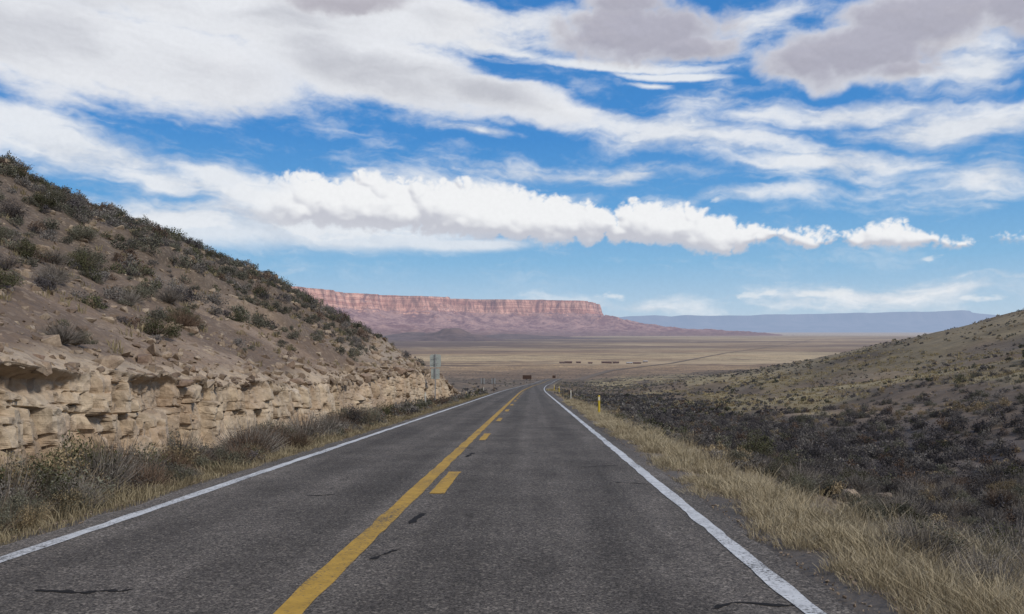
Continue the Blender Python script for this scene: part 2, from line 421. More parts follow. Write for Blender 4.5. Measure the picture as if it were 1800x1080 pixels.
Cb=lerp(Cb,(.105,.084,.064),sst(Dg,3,10)*.75)
pale=sst(Yg,38,55)*(1-sst(Dg,2.5,6))
Cb=lerp(Cb,(.43,.355,.27),pale*.7)
Cb=lerp(Cb,(.50,.40,.285),(1-sst(Dg,.3,1.1))*.75)
Cb=lerp(Cb,(.14,.11,.085),sst(Yg,80,120)*.6)
CC=np.concatenate([Cf,Cb],1)
add('hill',mk_mesh('hill',VV,gridF(len(hy),Cn)[:,::-1],CC),M_hill,kind='structure')

# ---------------------------------------------------------------- rocks
def hull(seed,n=18,flat=.6):
    import bmesh
    r=np.random.default_rng(seed); bm=bmesh.new()
    P=r.uniform(-1,1,(n,3)); P/= (np.abs(P)**3).sum(1)[:,None]**(1/3.)
    P*=r.uniform(.75,1.0,(n,1)); P*=np.array([1,.8,flat])
    for p in P: bm.verts.new(p)
    bmesh.ops.convex_hull(bm,input=bm.verts)
    bmesh.ops.delete(bm,geom=[v for v in bm.verts if not v.link_faces],context='VERTS')
    bmesh.ops.triangulate(bm,faces=bm.faces)
    bm.verts.ensure_lookup_table(); bm.verts.index_update()
    V=np.array([v.co[:] for v in bm.verts]); Fx=np.array([[l.index for l in f.verts] for f in bm.faces]); bm.free()
    return V,Fx
def hullhi(seed):
    import bmesh
    V,Fx=hull(seed,13,.62)
    bm=bmesh.new(); vs=[bm.verts.new(p) for p in V]
    for f in Fx: bm.faces.new([vs[i] for i in f])
    bmesh.ops.dissolve_limit(bm,angle_limit=.25,verts=bm.verts,edges=bm.edges)
    bmesh.ops.bevel(bm,geom=list(bm.edges),offset=.025,segments=1,affect='EDGES')
    bmesh.ops.triangulate(bm,faces=bm.faces)
    bmesh.ops.subdivide_edges(bm,edges=bm.edges,cuts=2,use_grid_fill=True)
    bm.verts.index_update()
    V=np.array([v.co[:] for v in bm.verts])
    V=V+ (fbm(V[:,0]*2.2+seed,V[:,1]*2.2,V[:,2]*2.2,o=3,s=seed)*.06)[:,None]*V
    for v_,p in zip(bm.verts,V): v_.co=p
    me=bpy.data.meshes.new('boulder'); bm.to_mesh(me); bm.free(); me.materials.append(M_rock); return me
bmeshes=[hullhi(100+i) for i in range(7)]
nb=0
def boulder(x,y,z,s,label,group):
    global nb
    ob=bpy.data.objects.new('boulder',bmeshes[nb%7]); nb+=1
    bpy.context.collection.objects.link(ob)
    ob.location=(x,y,z); ob.rotation_euler=(random.uniform(-.4,.4),random.uniform(-.4,.4),random.uniform(0,6.28))
    ob.scale=(s*random.uniform(.8,1.3),s*random.uniform(.7,1.1),s*random.uniform(.7,1.1))
    ob['label']=label; ob['category']='rock'; ob['group']=group
for i in range(150):
    y=random.uniform(11,100); dd=abs(random.gauss(0,1))*7+.15
    if i<46: dd=random.uniform(.0,1.4); y=random.uniform(11,60)
    if 46<=i<86: y=random.uniform(38,85); dd=random.uniform(0,5)
    s=random.uniform(.12,.34)*(1+y/80)
    if hillT(dd,y)<.4: continue
    boulder(-7.9-dd,y,float(hillz(dd,y))+s*.10,s,'angular tan sandstone boulder on the rubble slope','boulders on the rocky hillside')
for i in range(26):
    y=random.uniform(11,50); s=random.uniform(.1,.28)
    boulder(-7.45+random.uniform(-.1,.5),y,float(zr(y))-.25+s*.2,s,'fallen tan sandstone block at the foot of the road cut','fallen rocks along the road cut')
for x,y,s in [(6.3,15.4,.36),(7.2,16,.2),(5.4,13,.14),(8.5,19,.25),(10,24,.3),(6.2,21,.18)]:
    boulder(x,y,float(gz(x,y))+.1,s,'pale weathered boulder among roadside brush','boulders below the road embankment')

def merge(variants,pos,scl,rot,tint=None,cols=None):
    Vs=[];Fs=[];Cs=[];n=0
    vi=rng.integers(0,len(variants),len(pos))
    for k,(V,Fx,*Cc) in enumerate(variants):
        idx=np.where(vi==k)[0]
        if len(idx)==0: continue
        c,s=np.cos(rot[idx]),np.sin(rot[idx])
        P=V[None]*scl[idx][:,None,:]
        Q=np.stack([P[...,0]*c[:,None]-P[...,1]*s[:,None],P[...,0]*s[:,None]+P[...,1]*c[:,None],P[...,2]],-1)+pos[idx][:,None,:]
        Vs.append(Q.reshape(-1,3))
        Fs.append((Fx[None]+(np.arange(len(idx))*len(V))[:,None,None]+n).reshape(-1,Fx.shape[1])); n+=len(idx)*len(V)
        if Cc: Cs.append((Cc[0][None]*tint[idx][:,None,:]).reshape(-1,3))
        else: Cs.append(np.repeat(cols[idx],len(V),0))
    return np.concatenate(Vs),np.concatenate(Fs),np.concatenate(Cs)
rv=[hull(200+i,10,.65) for i in range(8)]
N=13000
ry_=6+rng.random(N)**1.5*110; rd=rng.random(N)**2.0*26
k=hillT(rd,ry_)>.3; ry_=ry_[k]; rd=rd[k]
rs=(.018+.14*rng.random(len(rd))**5)*(1+ry_/45)
pos=np.stack([-7.9-rd,ry_,hillz(rd,ry_)+rs*.05],-1)
N2=1500; y2=8+rng.random(N2)**1.3*60; u2=-7.1-rng.random(N2)*.7; s2=.02+.1*rng.random(N2)**3
pos=np.concatenate([pos,np.stack([u2,y2,zr(y2)-.38+s2*.3+(-u2-7.1)*.5],-1)]); rs=np.concatenate([rs,s2])
N3=1500; y3=5+rng.random(N3)**1.6*120; x3=3+rng.random(N3)**1.4*70; s3=(.02+.08*rng.random(N3)**3)*(1+y3/50)
pos=np.concatenate([pos,np.stack([x3,y3,gz(x3,y3)+s3*.1],-1)]); rs=np.concatenate([rs,s3])
N4=2500; y4=4.5+rng.random(N4)**1.8*60; side=rng.random(N4)<.6
x4=np.where(side,2.42+rng.random(N4)**1.5*.6,-5.32-rng.random(N4)**1.5*.6); s4=.008+.018*rng.random(N4)**2
pos=np.concatenate([pos,np.stack([x4,y4,gz(x4,y4)+.01+.03],-1)]); rs=np.concatenate([rs,s4])
n=len(pos); scl=rs[:,None]*rng.uniform(.7,1.3,(n,3))
t=rng.random(n)[:,None]; cols=np.array((.16,.115,.083))*(1-t)+np.array((.38,.305,.225))*t
V_,F_,C_=merge(rv,pos,scl,rng.random(n)*6.28,cols=cols)
add('loose_stones',mk_mesh('loose_stones',V_,F_,C_),M_rubble,kind='stuff',label='loose tan rubble scattered over slope and verges',category='stones')

# ---------------------------------------------------------------- plants
def rdir(r,n):
    v=r.normal(size=(n,3)); return v/np.linalg.norm(v,axis=1)[:,None]
def shrub(seed,nl,leaf,nstem,c0,c1,stemc,h=.8,aspect=.4,nc=12,up=.3):
    r=np.random.default_rng(seed)
    cd=rdir(r,nc); cd[:,2]=np.abs(cd[:,2])*1.0+.05
    cc=cd*r.uniform(.35,.72,(nc,1)); cc[:,2]*=h/.8; cr=r.uniform(.2,.38,nc)
    ci=r.integers(0,nc,nl)
    o=rdir(r,nl)*(r.random((nl,1))**.45)*cr[ci][:,None]
    P=cc[ci]+o; P[:,2]=np.abs(P[:,2]+.04)
    ax=rdir(r,nl)*(1-up)+ (P/np.linalg.norm(P,axis=1)[:,None])*up+np.array([0,0,up]); ax/=np.linalg.norm(ax,axis=1)[:,None]
    bx=np.cross(ax,rdir(r,nl)); bx/=np.linalg.norm(bx,axis=1)[:,None]
    L=leaf*r.uniform(.6,1.5,(nl,1)); a=ax*L; b=bx*L*aspect
    Vl=np.stack([P-a,P-b*.9,P+a,P+b*.9],1).reshape(-1,3)
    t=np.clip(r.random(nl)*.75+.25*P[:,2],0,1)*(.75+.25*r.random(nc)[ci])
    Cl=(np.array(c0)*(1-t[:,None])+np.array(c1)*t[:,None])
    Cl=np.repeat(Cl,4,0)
    e=rdir(r,nstem); e[:,2]=np.abs(e[:,2])+.25; e/=np.linalg.norm(e,axis=1)[:,None]
    e=e*r.uniform(.6,1.02,(nstem,1)); e[:,2]*=h/.8
    b0=np.concatenate([r.normal(0,.06,(nstem,2)),np.zeros((nstem,1))-.05],1)
    m=b0*.5+e*.5+r.normal(0,.06,(nstem,3)); m[:,2]*=.85
    sd=np.cross(e,rdir(r,nstem)); sd/=np.linalg.norm(sd,axis=1)[:,None]; w=r.uniform(.006,.013,(nstem,1))
    S=np.stack([b0-sd*w,b0+sd*w,m+sd*w*.7,m-sd*w*.7, m-sd*w*.7,m+sd*w*.7,e+sd*w*.25,e-sd*w*.25],1).reshape(-1,3)
    Cs=np.repeat(np.array(stemc)[None]*r.uniform(.6,1.3,(nstem,1)),8,0)
    V=np.concatenate([Vl,S]); Fx=np.arange(len(V)).reshape(-1,4)
    return V,Fx,np.concatenate([Cl,Cs])
TY={ # c0 dark, c1 light, stem
 'sage':((.068,.068,.052),(.21,.205,.155),(.16,.13,.10)),
 'green':((.042,.045,.027),(.135,.135,.072),(.11,.09,.07)),
 'grey':((.10,.092,.086),(.27,.25,.225),(.22,.195,.175)),
 'dark':((.050,.046,.048),(.14,.127,.125),(.10,.087,.082)),
 'tan':((.18,.135,.08),(.42,.34,.215),(.27,.21,.14)),
 'rust':((.075,.052,.04),(.19,.13,.09),(.15,.105,.08)),
}
HI={};MID={};LO={}
sd=300
for k,(a,b_,c_) in TY.items():
    few=(k in('grey','rust'))
    HI[k]=[]
    for i in range(3):
        sd+=1
        q=shrub(sd,2300 if few else 3200,.020 if few else .026,380 if few else 140,a,b_,c_,h=.75+.1*i,aspect=.3 if few else .42,nc=16)
        me=mk_mesh('desert_shrub',q[0],q[1],q[2]); me.materials.append(M_leaf); HI[k].append(me)
    MID[k]=[shrub(sd+50+i,420,.062,24,a,b_,c_,aspect=.5) for i in range(3)]
    LO[k]=[shrub(sd+70+i,80,.14,0,a,b_,c_,aspect=.65,nc=7) for i in range(3)]
cand=[]
def pick(d_): 
    r=random.random();s=0
    for k,v_ in d_.items():
        s+=v_
        if r<=s: return k
    return k
def put(x,y,z,s,t,pl): cand.append((x,y,z-.04*s,s,t,pl))
for i in range(400):   # ditch thicket
    y=8.5+ (random.random()**1.4)*100; u_=random.uniform(-7.5,-6.05)
    s=random.uniform(.42,.85)*(1.12 if u_<-6.7 else .6)
    put(u_+float(sh(y)),y,float(gz(u_,y))+.05,s,pick({'green':.16,'sage':.22,'grey':.24,'rust':.22,'dark':.08,'tan':.08}),'ditch')
for i in range(5600):   # hillside
    y=9+random.random()**.9*125; dd=.9+random.random()**.78*29
    if hillT(dd,y)<.2: continue
    if float(vn(dd/3.,y/4.,s=55))+.5*float(vn(dd/1.2,y/1.5,s=56))<random.uniform(-.9,.2) and dd<10: continue
    if dd<3 and random.random()<.55: continue
    s=random.choice((.2,.27,.34,.45,.62))*random.uniform(.8,1.2)*(1.0+.2*(dd>8))
    put(-7.9-dd,y,float(hillz(dd,y))+.02,s,pick({'sage':.44,'green':.14,'grey':.24,'dark':.12,'rust':.06}),'slope')
for i in range(4800):   # wash
    y=7.5+random.random()**1.0*150; u_=random.gauss(12.8,5.0)
    if u_<5.3: continue
    put(u_,y,float(gz(u_,y)),random.uniform(.28,.66),pick({'dark':.54,'grey':.26,'rust':.08,'sage':.08,'green':.04}),'wash')
for i in range(16000):
    y=14+random.random()**.75*330; x=random.uniform(4.5,30 if random.random()<.2 else min(240,.72*y+8))
    if float(vn(x/11.,y/19.,s=57))+.6*float(vn(x/4.,y/7.,s=58))<random.uniform(-1.0,.45): continue
    s=random.choice((.15,.2,.27,.36,.5))*random.uniform(.8,1.2)
    X_=x+float(sh(y))
    put(X_,y,0.,s,pick({'sage':.26,'dark':.2,'grey':.24,'tan':.22,'green':.08}),'rise')
for i in range(560):
    y=6.2+random.random()**1.3*110; x=random.gauss(5.5,1.2)
    if x<3.4: continue
    put(x,y,float(gz(x,y)),random.uniform(.18,.5),pick({'tan':.2,'grey':.46,'sage':.26,'green':.08}),'verge')
for x,y,s,t in [(3.4*1.5,33,.75,'green'),(5.6,29.5,.6,'green'),(6.6,23.5,.95,'green'),(7.2,22.5,.8,'green'),(6.9,25,.75,'dark'),
                (47.5,75,1.25,'green'),(49,77.5,1.1,'green'),(37,68,.8,'green'),(5.3,8.6,.6,'grey'),(5.9,9.6,.65,'grey'),(5.0,10.6,.5,'grey'),(4.6,7.2,.5,'grey'),(4.25,6.4,.36,'grey'),
                (6.6,11,.6,'grey'),(7.6,12.2,.65,'dark'),(30,60,.6,'dark'),(-7.1,24,1.05,'grey'),(-7.0,23,.75,'grey'),(-7.1,29,.9,'rust'),(-7.1,33,.95,'grey'),(-7.2,38,1.0,'rust'),(-7.1,20,.8,'rust'),(-7.2,43,1.0,'sage')]:
    put(x,y,float(gz(x,y)),s,t,'spec')
for i in range(2800):
    y=130+random.random()**1.2*600; x=random.uniform(-.5,.35)*y
    uu=x-float(sh(y))
    if -9<uu<5: continue
    put(x,y,float(gz(x,y,False)),random.uniform(.3,.75),pick({'sage':.2,'dark':.35,'grey':.2,'tan':.1,'green':.15}),'flat')
def inframe(c):
    px=VX+F*c[0]/c[1]; return -40<px<1840
cand=[c for c in cand if inframe(c)]
ri=[i for i,c in enumerate(cand) if c[5]=='rise']
zz=gz(np.array([cand[i][0] for i in ri]),np.array([cand[i][1] for i in ri]))
for i,z_ in zip(ri,zz): c=cand[i]; cand[i]=(c[0],c[1],float(z_)-.03,c[3],c[4],c[5])
cand.sort(key=lambda c:-c[3]/c[1])
PL={'ditch':'in the ditch below the rock cut','slope':'on the stony hillside','wash':'in the low roadside wash',
 'rise':'on the gentle dry rise','verge':'on the grassy road verge','spec':'beside the road embankment','flat':'on the flat desert floor'}
CN={'sage':'grey-green sagebrush clump','green':'leafy dark green bush','grey':'bare twiggy grey brush','dark':'dark purplish-brown low brush','tan':'dry straw-coloured brush','rust':'rusty brown dry shrub'}
for i,(x,y,z,s,t,pl_) in enumerate(cand[:300]):
    ob=bpy.data.objects.new('desert_shrub',HI[t][i%3]); bpy.context.collection.objects.link(ob)
    ob.location=(x,y,z); ob.rotation_euler=(0,0,random.uniform(0,6.28)); ob.scale=(s*random.uniform(.95,1.3),s*random.uniform(.95,1.3),s*random.uniform(.8,1.05)*(1.15 if pl_=='ditch' else 1))
    ob['label']=CN[t]+' '+PL[pl_]; ob['category']='shrub'; ob['group']='desert shrubs around the road'
rest=cand[300:]
mv=[];mf=[];mc=[];nn=0
for t in TY:
    for lod,sel in ((MID,[c for c in rest if c[4]==t and c[1]<75]),(LO,[c for c in rest if c[4]==t and c[1]>=75])):
        if not sel: continue
        A=np.array([c[:4] for c in sel],float)
        a,b_,c_=merge(lod[t],A[:,:3],A[:,3:4]*rng.uniform(.85,1.25,(len(A),3)),rng.random(len(A))*6.28,tint=rng.uniform(.7,1.3,(len(A),1))*np.ones((1,3)))
        mv.append(a);mf.append(b_+nn);mc.append(c_);nn+=len(a)
add('desert_scrub',mk_mesh('desert_scrub',np.concatenate(mv),np.concatenate(mf),np.concatenate(mc)),M_leafh,kind='stuff',label='low scattered desert brush covering the slopes',category='scrub')

def grass(P,H,nbl,rad,c0,c1,w=.004,lean=.5):
    n=len(P); m=n*nbl; r=rng
    base=np.repeat(P,nbl,0); hgt=np.repeat(H,nbl)*r.uniform(.45,1.1,m)
    a=r.random(m)*6.28; rr=rad*np.sqrt(r.random(m)); base[:,0]+=np.cos(a)*rr; base[:,1]+=np.sin(a)*rr; base[:,2]-=.03
    a2=a+r.normal(0,.8,m); ln=lean*r.random(m)*hgt
    dx=np.cos(a2)*ln; dy=np.sin(a2)*ln
    mid=base+np.stack([dx*.35,dy*.35,hgt*.6],-1); tip=base+np.stack([dx,dy,hgt*r.uniform(.85,1,m)],-1)
    a3=r.random(m)*6.28; sd_=np.stack([np.cos(a3),np.sin(a3),0*a3],-1)*(w*(1+np.repeat(P[:,1],nbl)/22))[:,None]*r.uniform(.6,1.4,(m,1))
    V=np.stack([base-sd_,base+sd_,mid+sd_*1.1,mid-sd_*1.1,tip+sd_*.5,tip-sd_*.5],1).reshape(-1,3)
    i=np.arange(m)[:,None]*6; Fx=np.concatenate([i+np.array([[0,1,2,3]]),i+np.array([[3,2,4,5]])])
    t=np.clip(np.repeat(r.random(n),nbl)*.6+r.random(m)*.5,0,1)[:,None]
    Cc=np.array(c0)*(1-t)+np.array(c1)*t; Cc=np.repeat(Cc,6,0)
    return V,Fx,Cc
parts=[]
def gadd(*a,**k): parts.append(grass(*a,**k))
n=3200; y=4.2+rng.random(n)**1.5*62; u_=2.6+np.abs(rng.normal(0,1,n))*.72+.25*fbm(y/2,y*0,s=4)
keep=(u_<4.9)&((rot_fbm(u_/.7,y/1.1,o=3,s=8)>-.12)|((y<7)&(rng.random(n)<.5))); y=y[keep];u_=u_[keep]
hgt=np.clip(.08+.16*sst(u_,2.6,3.4)*(1+.6*rot_fbm(y/1.2,u_,o=3,s=12))+.07*rng.normal(size=len(y)),.05,.5)
gadd(np.stack([u_,y,gz(u_,y)],-1),hgt,80,.18,(.27,.215,.14),(.60,.52,.37),w=.0014,lean=1.0)
n=300; y=4.0+rng.random(n)*5.5; u_=3.3+rng.random(n)*2.4
gadd(np.stack([u_,y,gz(u_,y)],-1),.12+.26*rng.random(n),80,.17,(.21,.175,.12),(.50,.44,.33),w=.0013,lean=1.0)
n=5200; y=14+rng.random(n)*150; u_=3+rng.random(n)**1.1*62
keep=rot_fbm(u_/9,y/22,o=4,s=72)>-.2; y=y[keep];u_=u_[keep]
gadd(np.stack([u_,y,gz(u_,y)],-1),.12+.2*rng.random(len(y)),20,.45,(.24,.195,.11),(.42,.355,.215),w=.004,lean=.9)
n=1700; y=6+rng.random(n)**1.4*95; u_=-5.5-rng.random(n)**1.1*1.9
gadd(np.stack([u_,y,gz(u_,y)],-1),.12+.30*rng.random(n)*sst(-u_,5.4,6.2),44,.18,(.15,.12,.075),(.42,.355,.235),w=.0020,lean=.8)
n=900; rd=1+rng.random(n)*22; y=9+rng.random(n)*90; k=hillT(rd,y)>.3; rd=rd[k];y=y[k]
gadd(np.stack([-7.9-rd,y,hillz(rd,y)],-1),.12+.2*rng.random(len(y)),16,.15,(.16,.13,.07),(.34,.285,.185),w=.005)
nn=0;a=[];b_=[];c_=[]
for V,Fx,Cc in parts: a.append(V);b_.append(Fx+nn);c_.append(Cc);nn+=len(V)
add('dry_grass',mk_mesh('dry_grass',np.concatenate(a),np.concatenate(b_),np.concatenate(c_)),M_leaf,kind='stuff',label='dry golden bunch grass along the road edge',category='grass')

# ---------------------------------------------------------------- roadside furniture
def empty(name,loc,**kw):
    e=bpy.data.objects.new(name,None); e.empty_display_size=.3; e.location=loc; bpy.context.collection.objects.link(e)
    for k,v_ in kw.items(): e[k]=v_
    return e
def delineator(x,y,h,mat,label,z=None):
    z=float(gz(x,y)) if z is None else z
    e=empty('delineator_post',(x,y,z),label=label,category='marker post',group='marker posts along the road')
    w=.055; prof=[(-w,.012),(-w*.5,-.008),(w*.5,-.008),(w,.012),(w*.5,.004),(-w*.5,.004)]
    zs=[-.3,0,h*.5,h-.05,h-.015,h]; sc=[1,1,1,1,.8,.35]
    V=[(px*s_,py,zz) for zz,s_ in zip(zs,sc) for px,py in prof]
    Fx=[(i*6+j,i*6+(j+1)%6,(i+1)*6+(j+1)%6,(i+1)*6+j) for i in range(5) for j in range(6)]+[(30,31,34,35),(31,32,33,34)]
    add('post',mk_mesh('post',np.array(V),np.array(Fx)),mat,e)
    add('reflector',boxes('reflector',[(-.04,.04,-.016,-.0095,h-.26,h-.08)]),M_refl,e)
    return e
delineator(3.36,39,1.08,M_py,'yellow flexible marker post on the grassy verge')
delineator(3.7,74,1.05,M_pw,'pale marker post beside the white edge line')
delineator(3.9,112,1.1,M_py,'yellow flexible marker post on the grassy verge')
delineator(4.3,150,1.1,M_py,'yellow flexible marker post on the grassy verge')
delineator(-6.9,50,1.25,M_pw,'white marker post beside the ditch')
delineator(-7.0,112,1.1,M_pw,'white marker post beside the ditch')
def rsheet(w,h,z0,y,t=.006,r=.06,seg=4):
    import bmesh
    pts=[]
    for cx,cz,a0 in ((w/2-r,z0+r,-90),(w/2-r,z0+h-r,0),(-w/2+r,z0+h-r,90),(-w/2+r,z0+r,180)):
        for i in range(seg+1):
            a=math.radians(a0+90*i/seg); pts.append((cx+r*math.cos(a),cz+r*math.sin(a)))
    bm=bmesh.new(); f=bm.faces.new([bm.verts.new((p[0],y,p[1])) for p in pts])
    ex=bmesh.ops.extrude_face_region(bm,geom=[f]); bmesh.ops.translate(bm,vec=(0,t,0),verts=[v for v in ex['geom'] if isinstance(v,bmesh.types.BMVert)])
    bmesh.ops.recalc_face_normals(bm,faces=bm.faces)
    me=bpy.data.meshes.new('sign'); bm.to_mesh(me); bm.free(); return me
zb=float(zr(56))-.4
e=empty('road_sign',(-7.0,56,zb),label='back of two stacked grey metal signs on a post',category='road sign')
add('post',boxes('post',[(-.035,.035,-.035,.035,-.3,4.0)]),M_galv,e)
add('upper_sign_panel',rsheet(.80,.92,3.05,.037,r=.12),M_alu,e)
add('lower_sign_panel',rsheet(.62,.74,2.2,.037,r=.05),M_alu,e)
add('bracket',boxes('bracket',[(-.25,.25,-.05,-.037,3.3,3.34),(-.25,.25,-.05,-.037,3.7,3.74),(-.2,.2,-.05,-.037,2.5,2.54)]),M_galv,e)
for x,y in ((-8.1,128),(-6.6,133)):
    z=float(gz(x,y)); e=empty('road_sign',(x,y,z),label='small grey sign back on a thin post',category='road sign',group='small signs beyond the rock cut')
    add('post',boxes('post',[(-.035,.035,-.035,.035,-.3,2.5)]),M_wood,e)
    add('sign_panel',rsheet(.7,.9,1.5,.037),M_galv,e)
def bigsign(x,y,w,h,z0,label):
    z=float(gz(x,y)); e=empty('wooden_sign',(x,y,z),label=label,category='sign')
    add('post',boxes('post',[(-w*.36,-w*.36+.12,-.08,.08,-.4,z0+h+.1)]),M_wood,e)
    add('post',boxes('post',[(w*.36-.12,w*.36,-.08,.08,-.4,z0+h+.1)]),M_wood,e)
    add('sign_panel',boxes('sign_panel',[(-w/2,w/2,-.16,-.082,z0,z0+h)]),M_brown,e)
    return e
bigsign(-1.9,300,3.4,1.5,2.1,'large dark brown roadside sign on two posts')
bigsign(14.2,500,2.0,1.6,2.2,'dark square roadside sign on two posts')

# ---------------------------------------------------------------- settlement on the plain
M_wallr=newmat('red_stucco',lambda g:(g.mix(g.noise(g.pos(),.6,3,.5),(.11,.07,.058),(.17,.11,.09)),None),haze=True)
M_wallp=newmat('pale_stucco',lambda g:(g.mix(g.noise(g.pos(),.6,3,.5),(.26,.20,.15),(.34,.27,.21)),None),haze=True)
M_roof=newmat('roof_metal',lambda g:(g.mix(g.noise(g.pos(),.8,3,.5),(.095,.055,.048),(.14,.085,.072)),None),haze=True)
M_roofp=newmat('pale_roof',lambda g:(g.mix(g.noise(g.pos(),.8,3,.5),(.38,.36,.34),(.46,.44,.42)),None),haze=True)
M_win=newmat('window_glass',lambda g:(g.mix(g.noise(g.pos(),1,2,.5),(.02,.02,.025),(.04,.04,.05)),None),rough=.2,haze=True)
for cx,w_,h_,dp,wm,rm in ((46,8,1.9,9,M_wallp,M_roof),(57,11,2.1,10,M_wallr,M_roof),(74,7,1.8,9,M_wallr,M_roof),(91,6,1.8,7,M_wallp,M_roof),
      (117,15,2.5,12,M_wallr,M_roof),(132,9,2.3,11,M_wallr,M_roof),(146,8,2.0,9,M_wallp,M_roofp),(160,11,2.4,10,M_wallr,M_roof),(178,6,2.0,9,M_wallp,M_roofp)):
    yy=1200+random.uniform(-45,45); z=float(gz(cx,yy,False))-.2
    e=empty('house',(cx,yy,z),label='low %s desert building with a %s gabled roof'%('dark reddish' if wm is M_wallr else 'pale','pale' if rm is M_roofp else 'dark red'),category='house',group='low buildings on the plain')
    wl=boxes('wall',[(-w_/2,w_/2,-dp/2,dp/2,-.5,h_)]); add('wall',wl,wm,e)
    rp=1.1; V=[(-w_/2-.5,-dp/2-.6,h_+.02),(w_/2+.5,-dp/2-.6,h_+.02),(w_/2+.5,dp/2+.6,h_+.02),(-w_/2-.5,dp/2+.6,h_+.02),(-w_/2-.5,0,h_+rp),(w_/2+.5,0,h_+rp)]
    me=bpy.data.meshes.new('roof'); me.from_pydata(V,[],[(0,1,5,4),(2,3,4,5),(0,4,3),(1,2,5),(0,3,2,1)]); add('roof',me,rm,e)
    for q in range(max(2,int(w_/4))):
        xx=-w_/2+1.2+q*(w_-3)/max(1,int(w_/4)-1 if w_>=8 else 1); add('window',boxes('window',[(xx,xx+1.0,-dp/2-.05,-dp/2-.003,.9,1.6)]),M_win,e)

# ---------------------------------------------------------------- mesas
def px2X(px,Yv): return (px-VX)/F*Yv
path=[(-9000,3000),(-6000,5600),(px2X(400,7300),7300),(px2X(500,8200),8200),(px2X(560,8850),8850),(px2X(620,9460),9460),(px2X(700,10530),10530),(px2X(745,10700),10700),
      (px2X(775,11100),11100),(px2X(860,11650),11650),(px2X(950,11950),11950),(px2X(1044,12050),12050),(1340,14500),(2300,19000)]
pp=np.array(path); gx=np.arange(-5600,4300,18.); gy=np.arange(4800,14300,18.)
GX,GY=np.meshgrid(gx,gy)
WX=GX+rot_fbm(GX/800,GY/800,o=2,s=111)*190+rot_fbm(GX/230,GY/230,o=2,s=112)*95; WY=GY+rot_fbm(GX/800,GY/800,o=2,s=113)*190+rot_fbm(GX/210,GY/210,o=3,s=114)*110
D=np.full(GX.shape,1e9)
for a0,b0 in zip(pp[:-1],pp[1:]):
    ab=b0-a0; t=np.clip(((WX-a0[0])*ab[0]+(WY-a0[1])*ab[1])/(ab@ab),0,1)
    D=np.minimum(D,np.hypot(WX-a0[0]-t*ab[0],WY-a0[1]-t*ab[1]))
inside=WY>np.interp(WX,pp[:,0],pp[:,1]); inside&=(WX<np.interp(WY,[12050,14500,19000],[pp[11,0],1340,2300]))|(WY<12050)
D=np.where(inside,-D,D)
rid=rot_fbm(GX/240,GY/380,o=5,s=115,g=.6)
De=D+rid*np.clip(D/2.2+30,0,280)
Zm=np.interp(De,[-4000,-500,-10,24,52,90,125,300,700,1300,2200,3200],[515,490,480,330,272,264,236,172,96,30,-25,-95])
Zm=Zm+fbm(GX/90,GY/90,o=3,s=116)*14*(D>0)+fbm(GX/400,GY/400,o=3,s=118)*6
def b_mesa(g):
    p=g.pos(); s=g.sep(p); nz=g.m('ABSOLUTE',g.sep(g.nrm())[2])
    wv=g.m('ADD',s[2],g.m('MULTIPLY',g.noise(p,.004,4,.6),50))
    b=g.noise(g.comb(g.m('MULTIPLY',s[0],.0006),0.,g.m('MULTIPLY',wv,.045)),1,5,.7)
    c=g.mix(g.ss(b,.38,.62),(.40,.18,.125),(.74,.45,.33))
    fl=g.noise(g.mapp(p,sc=(.010,.010,.003)),1,7,.8)
    k=g.ss(fl,.38,.62,.38,1.25); cl=g.mix(1,c,g.comb(k,k,k),'MULTIPLY')
    tal=g.mix(g.ss(g.noise(p,.004,7,.72),.40,.60),(.19,.11,.105),(.42,.27,.225))
    c=g.mix(g.ss(nz,.45,.75),cl,tal)
    c=g.mix(g.m('MULTIPLY',g.ss(s[2],450,475),g.ss(nz,.8,.95)),c,(.13,.11,.08))
    c=g.mix(g.ss(s[2],40,-40,0.,.8),c,(.19,.14,.12))
    return c,None
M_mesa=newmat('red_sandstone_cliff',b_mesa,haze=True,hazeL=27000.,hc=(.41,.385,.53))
add('mesa',mk_mesh('mesa',np.stack([GX,GY,Zm],-1),gridF(len(gy),len(gx))),M_mesa,kind='structure')
fx=np.arange(3500,26000,110.); sky=np.interp(VX+F*fx/35000,[1060,1125,1150,1180,1200,1300,1400,1500,1640,1690,1715,1760,1900],[560,556,554,557,555,555,553,551,548,547,552,556,558])
ztop=(HY-sky)/F*35000+fbm(fx/700,fx*0,o=4,s=121)*22
rows=[(31500,-90),(33000,.12),(34000,.35),(34600,.62),(34900,1),(36500,1.0),(39000,.9)]
V=np.zeros((len(rows),len(fx),3))
for i,(yy,f) in enumerate(rows):
    V[i,:,0]=fx; V[i,:,1]=yy+fbm(fx/900,fx*0+i*.3,o=3,s=122)*500; V[i,:,2]=-90 if f<0 else ztop*f
def b_plat(g): return g.mix(g.ss(g.noise(g.pos(),.0012,5,.6),.35,.65),(.12,.10,.10),(.26,.2,.19)),None
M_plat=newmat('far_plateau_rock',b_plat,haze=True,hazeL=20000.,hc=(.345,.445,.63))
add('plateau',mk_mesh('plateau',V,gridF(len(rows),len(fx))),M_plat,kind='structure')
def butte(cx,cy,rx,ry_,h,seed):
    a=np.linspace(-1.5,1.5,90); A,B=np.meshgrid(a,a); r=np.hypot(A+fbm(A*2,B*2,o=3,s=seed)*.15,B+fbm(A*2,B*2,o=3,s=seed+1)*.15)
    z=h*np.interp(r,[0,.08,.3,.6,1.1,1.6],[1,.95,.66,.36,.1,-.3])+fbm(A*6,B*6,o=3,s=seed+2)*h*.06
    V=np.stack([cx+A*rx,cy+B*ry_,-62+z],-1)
    add('butte',mk_mesh('butte',V,gridF(90,90)),M_butte,kind='structure')
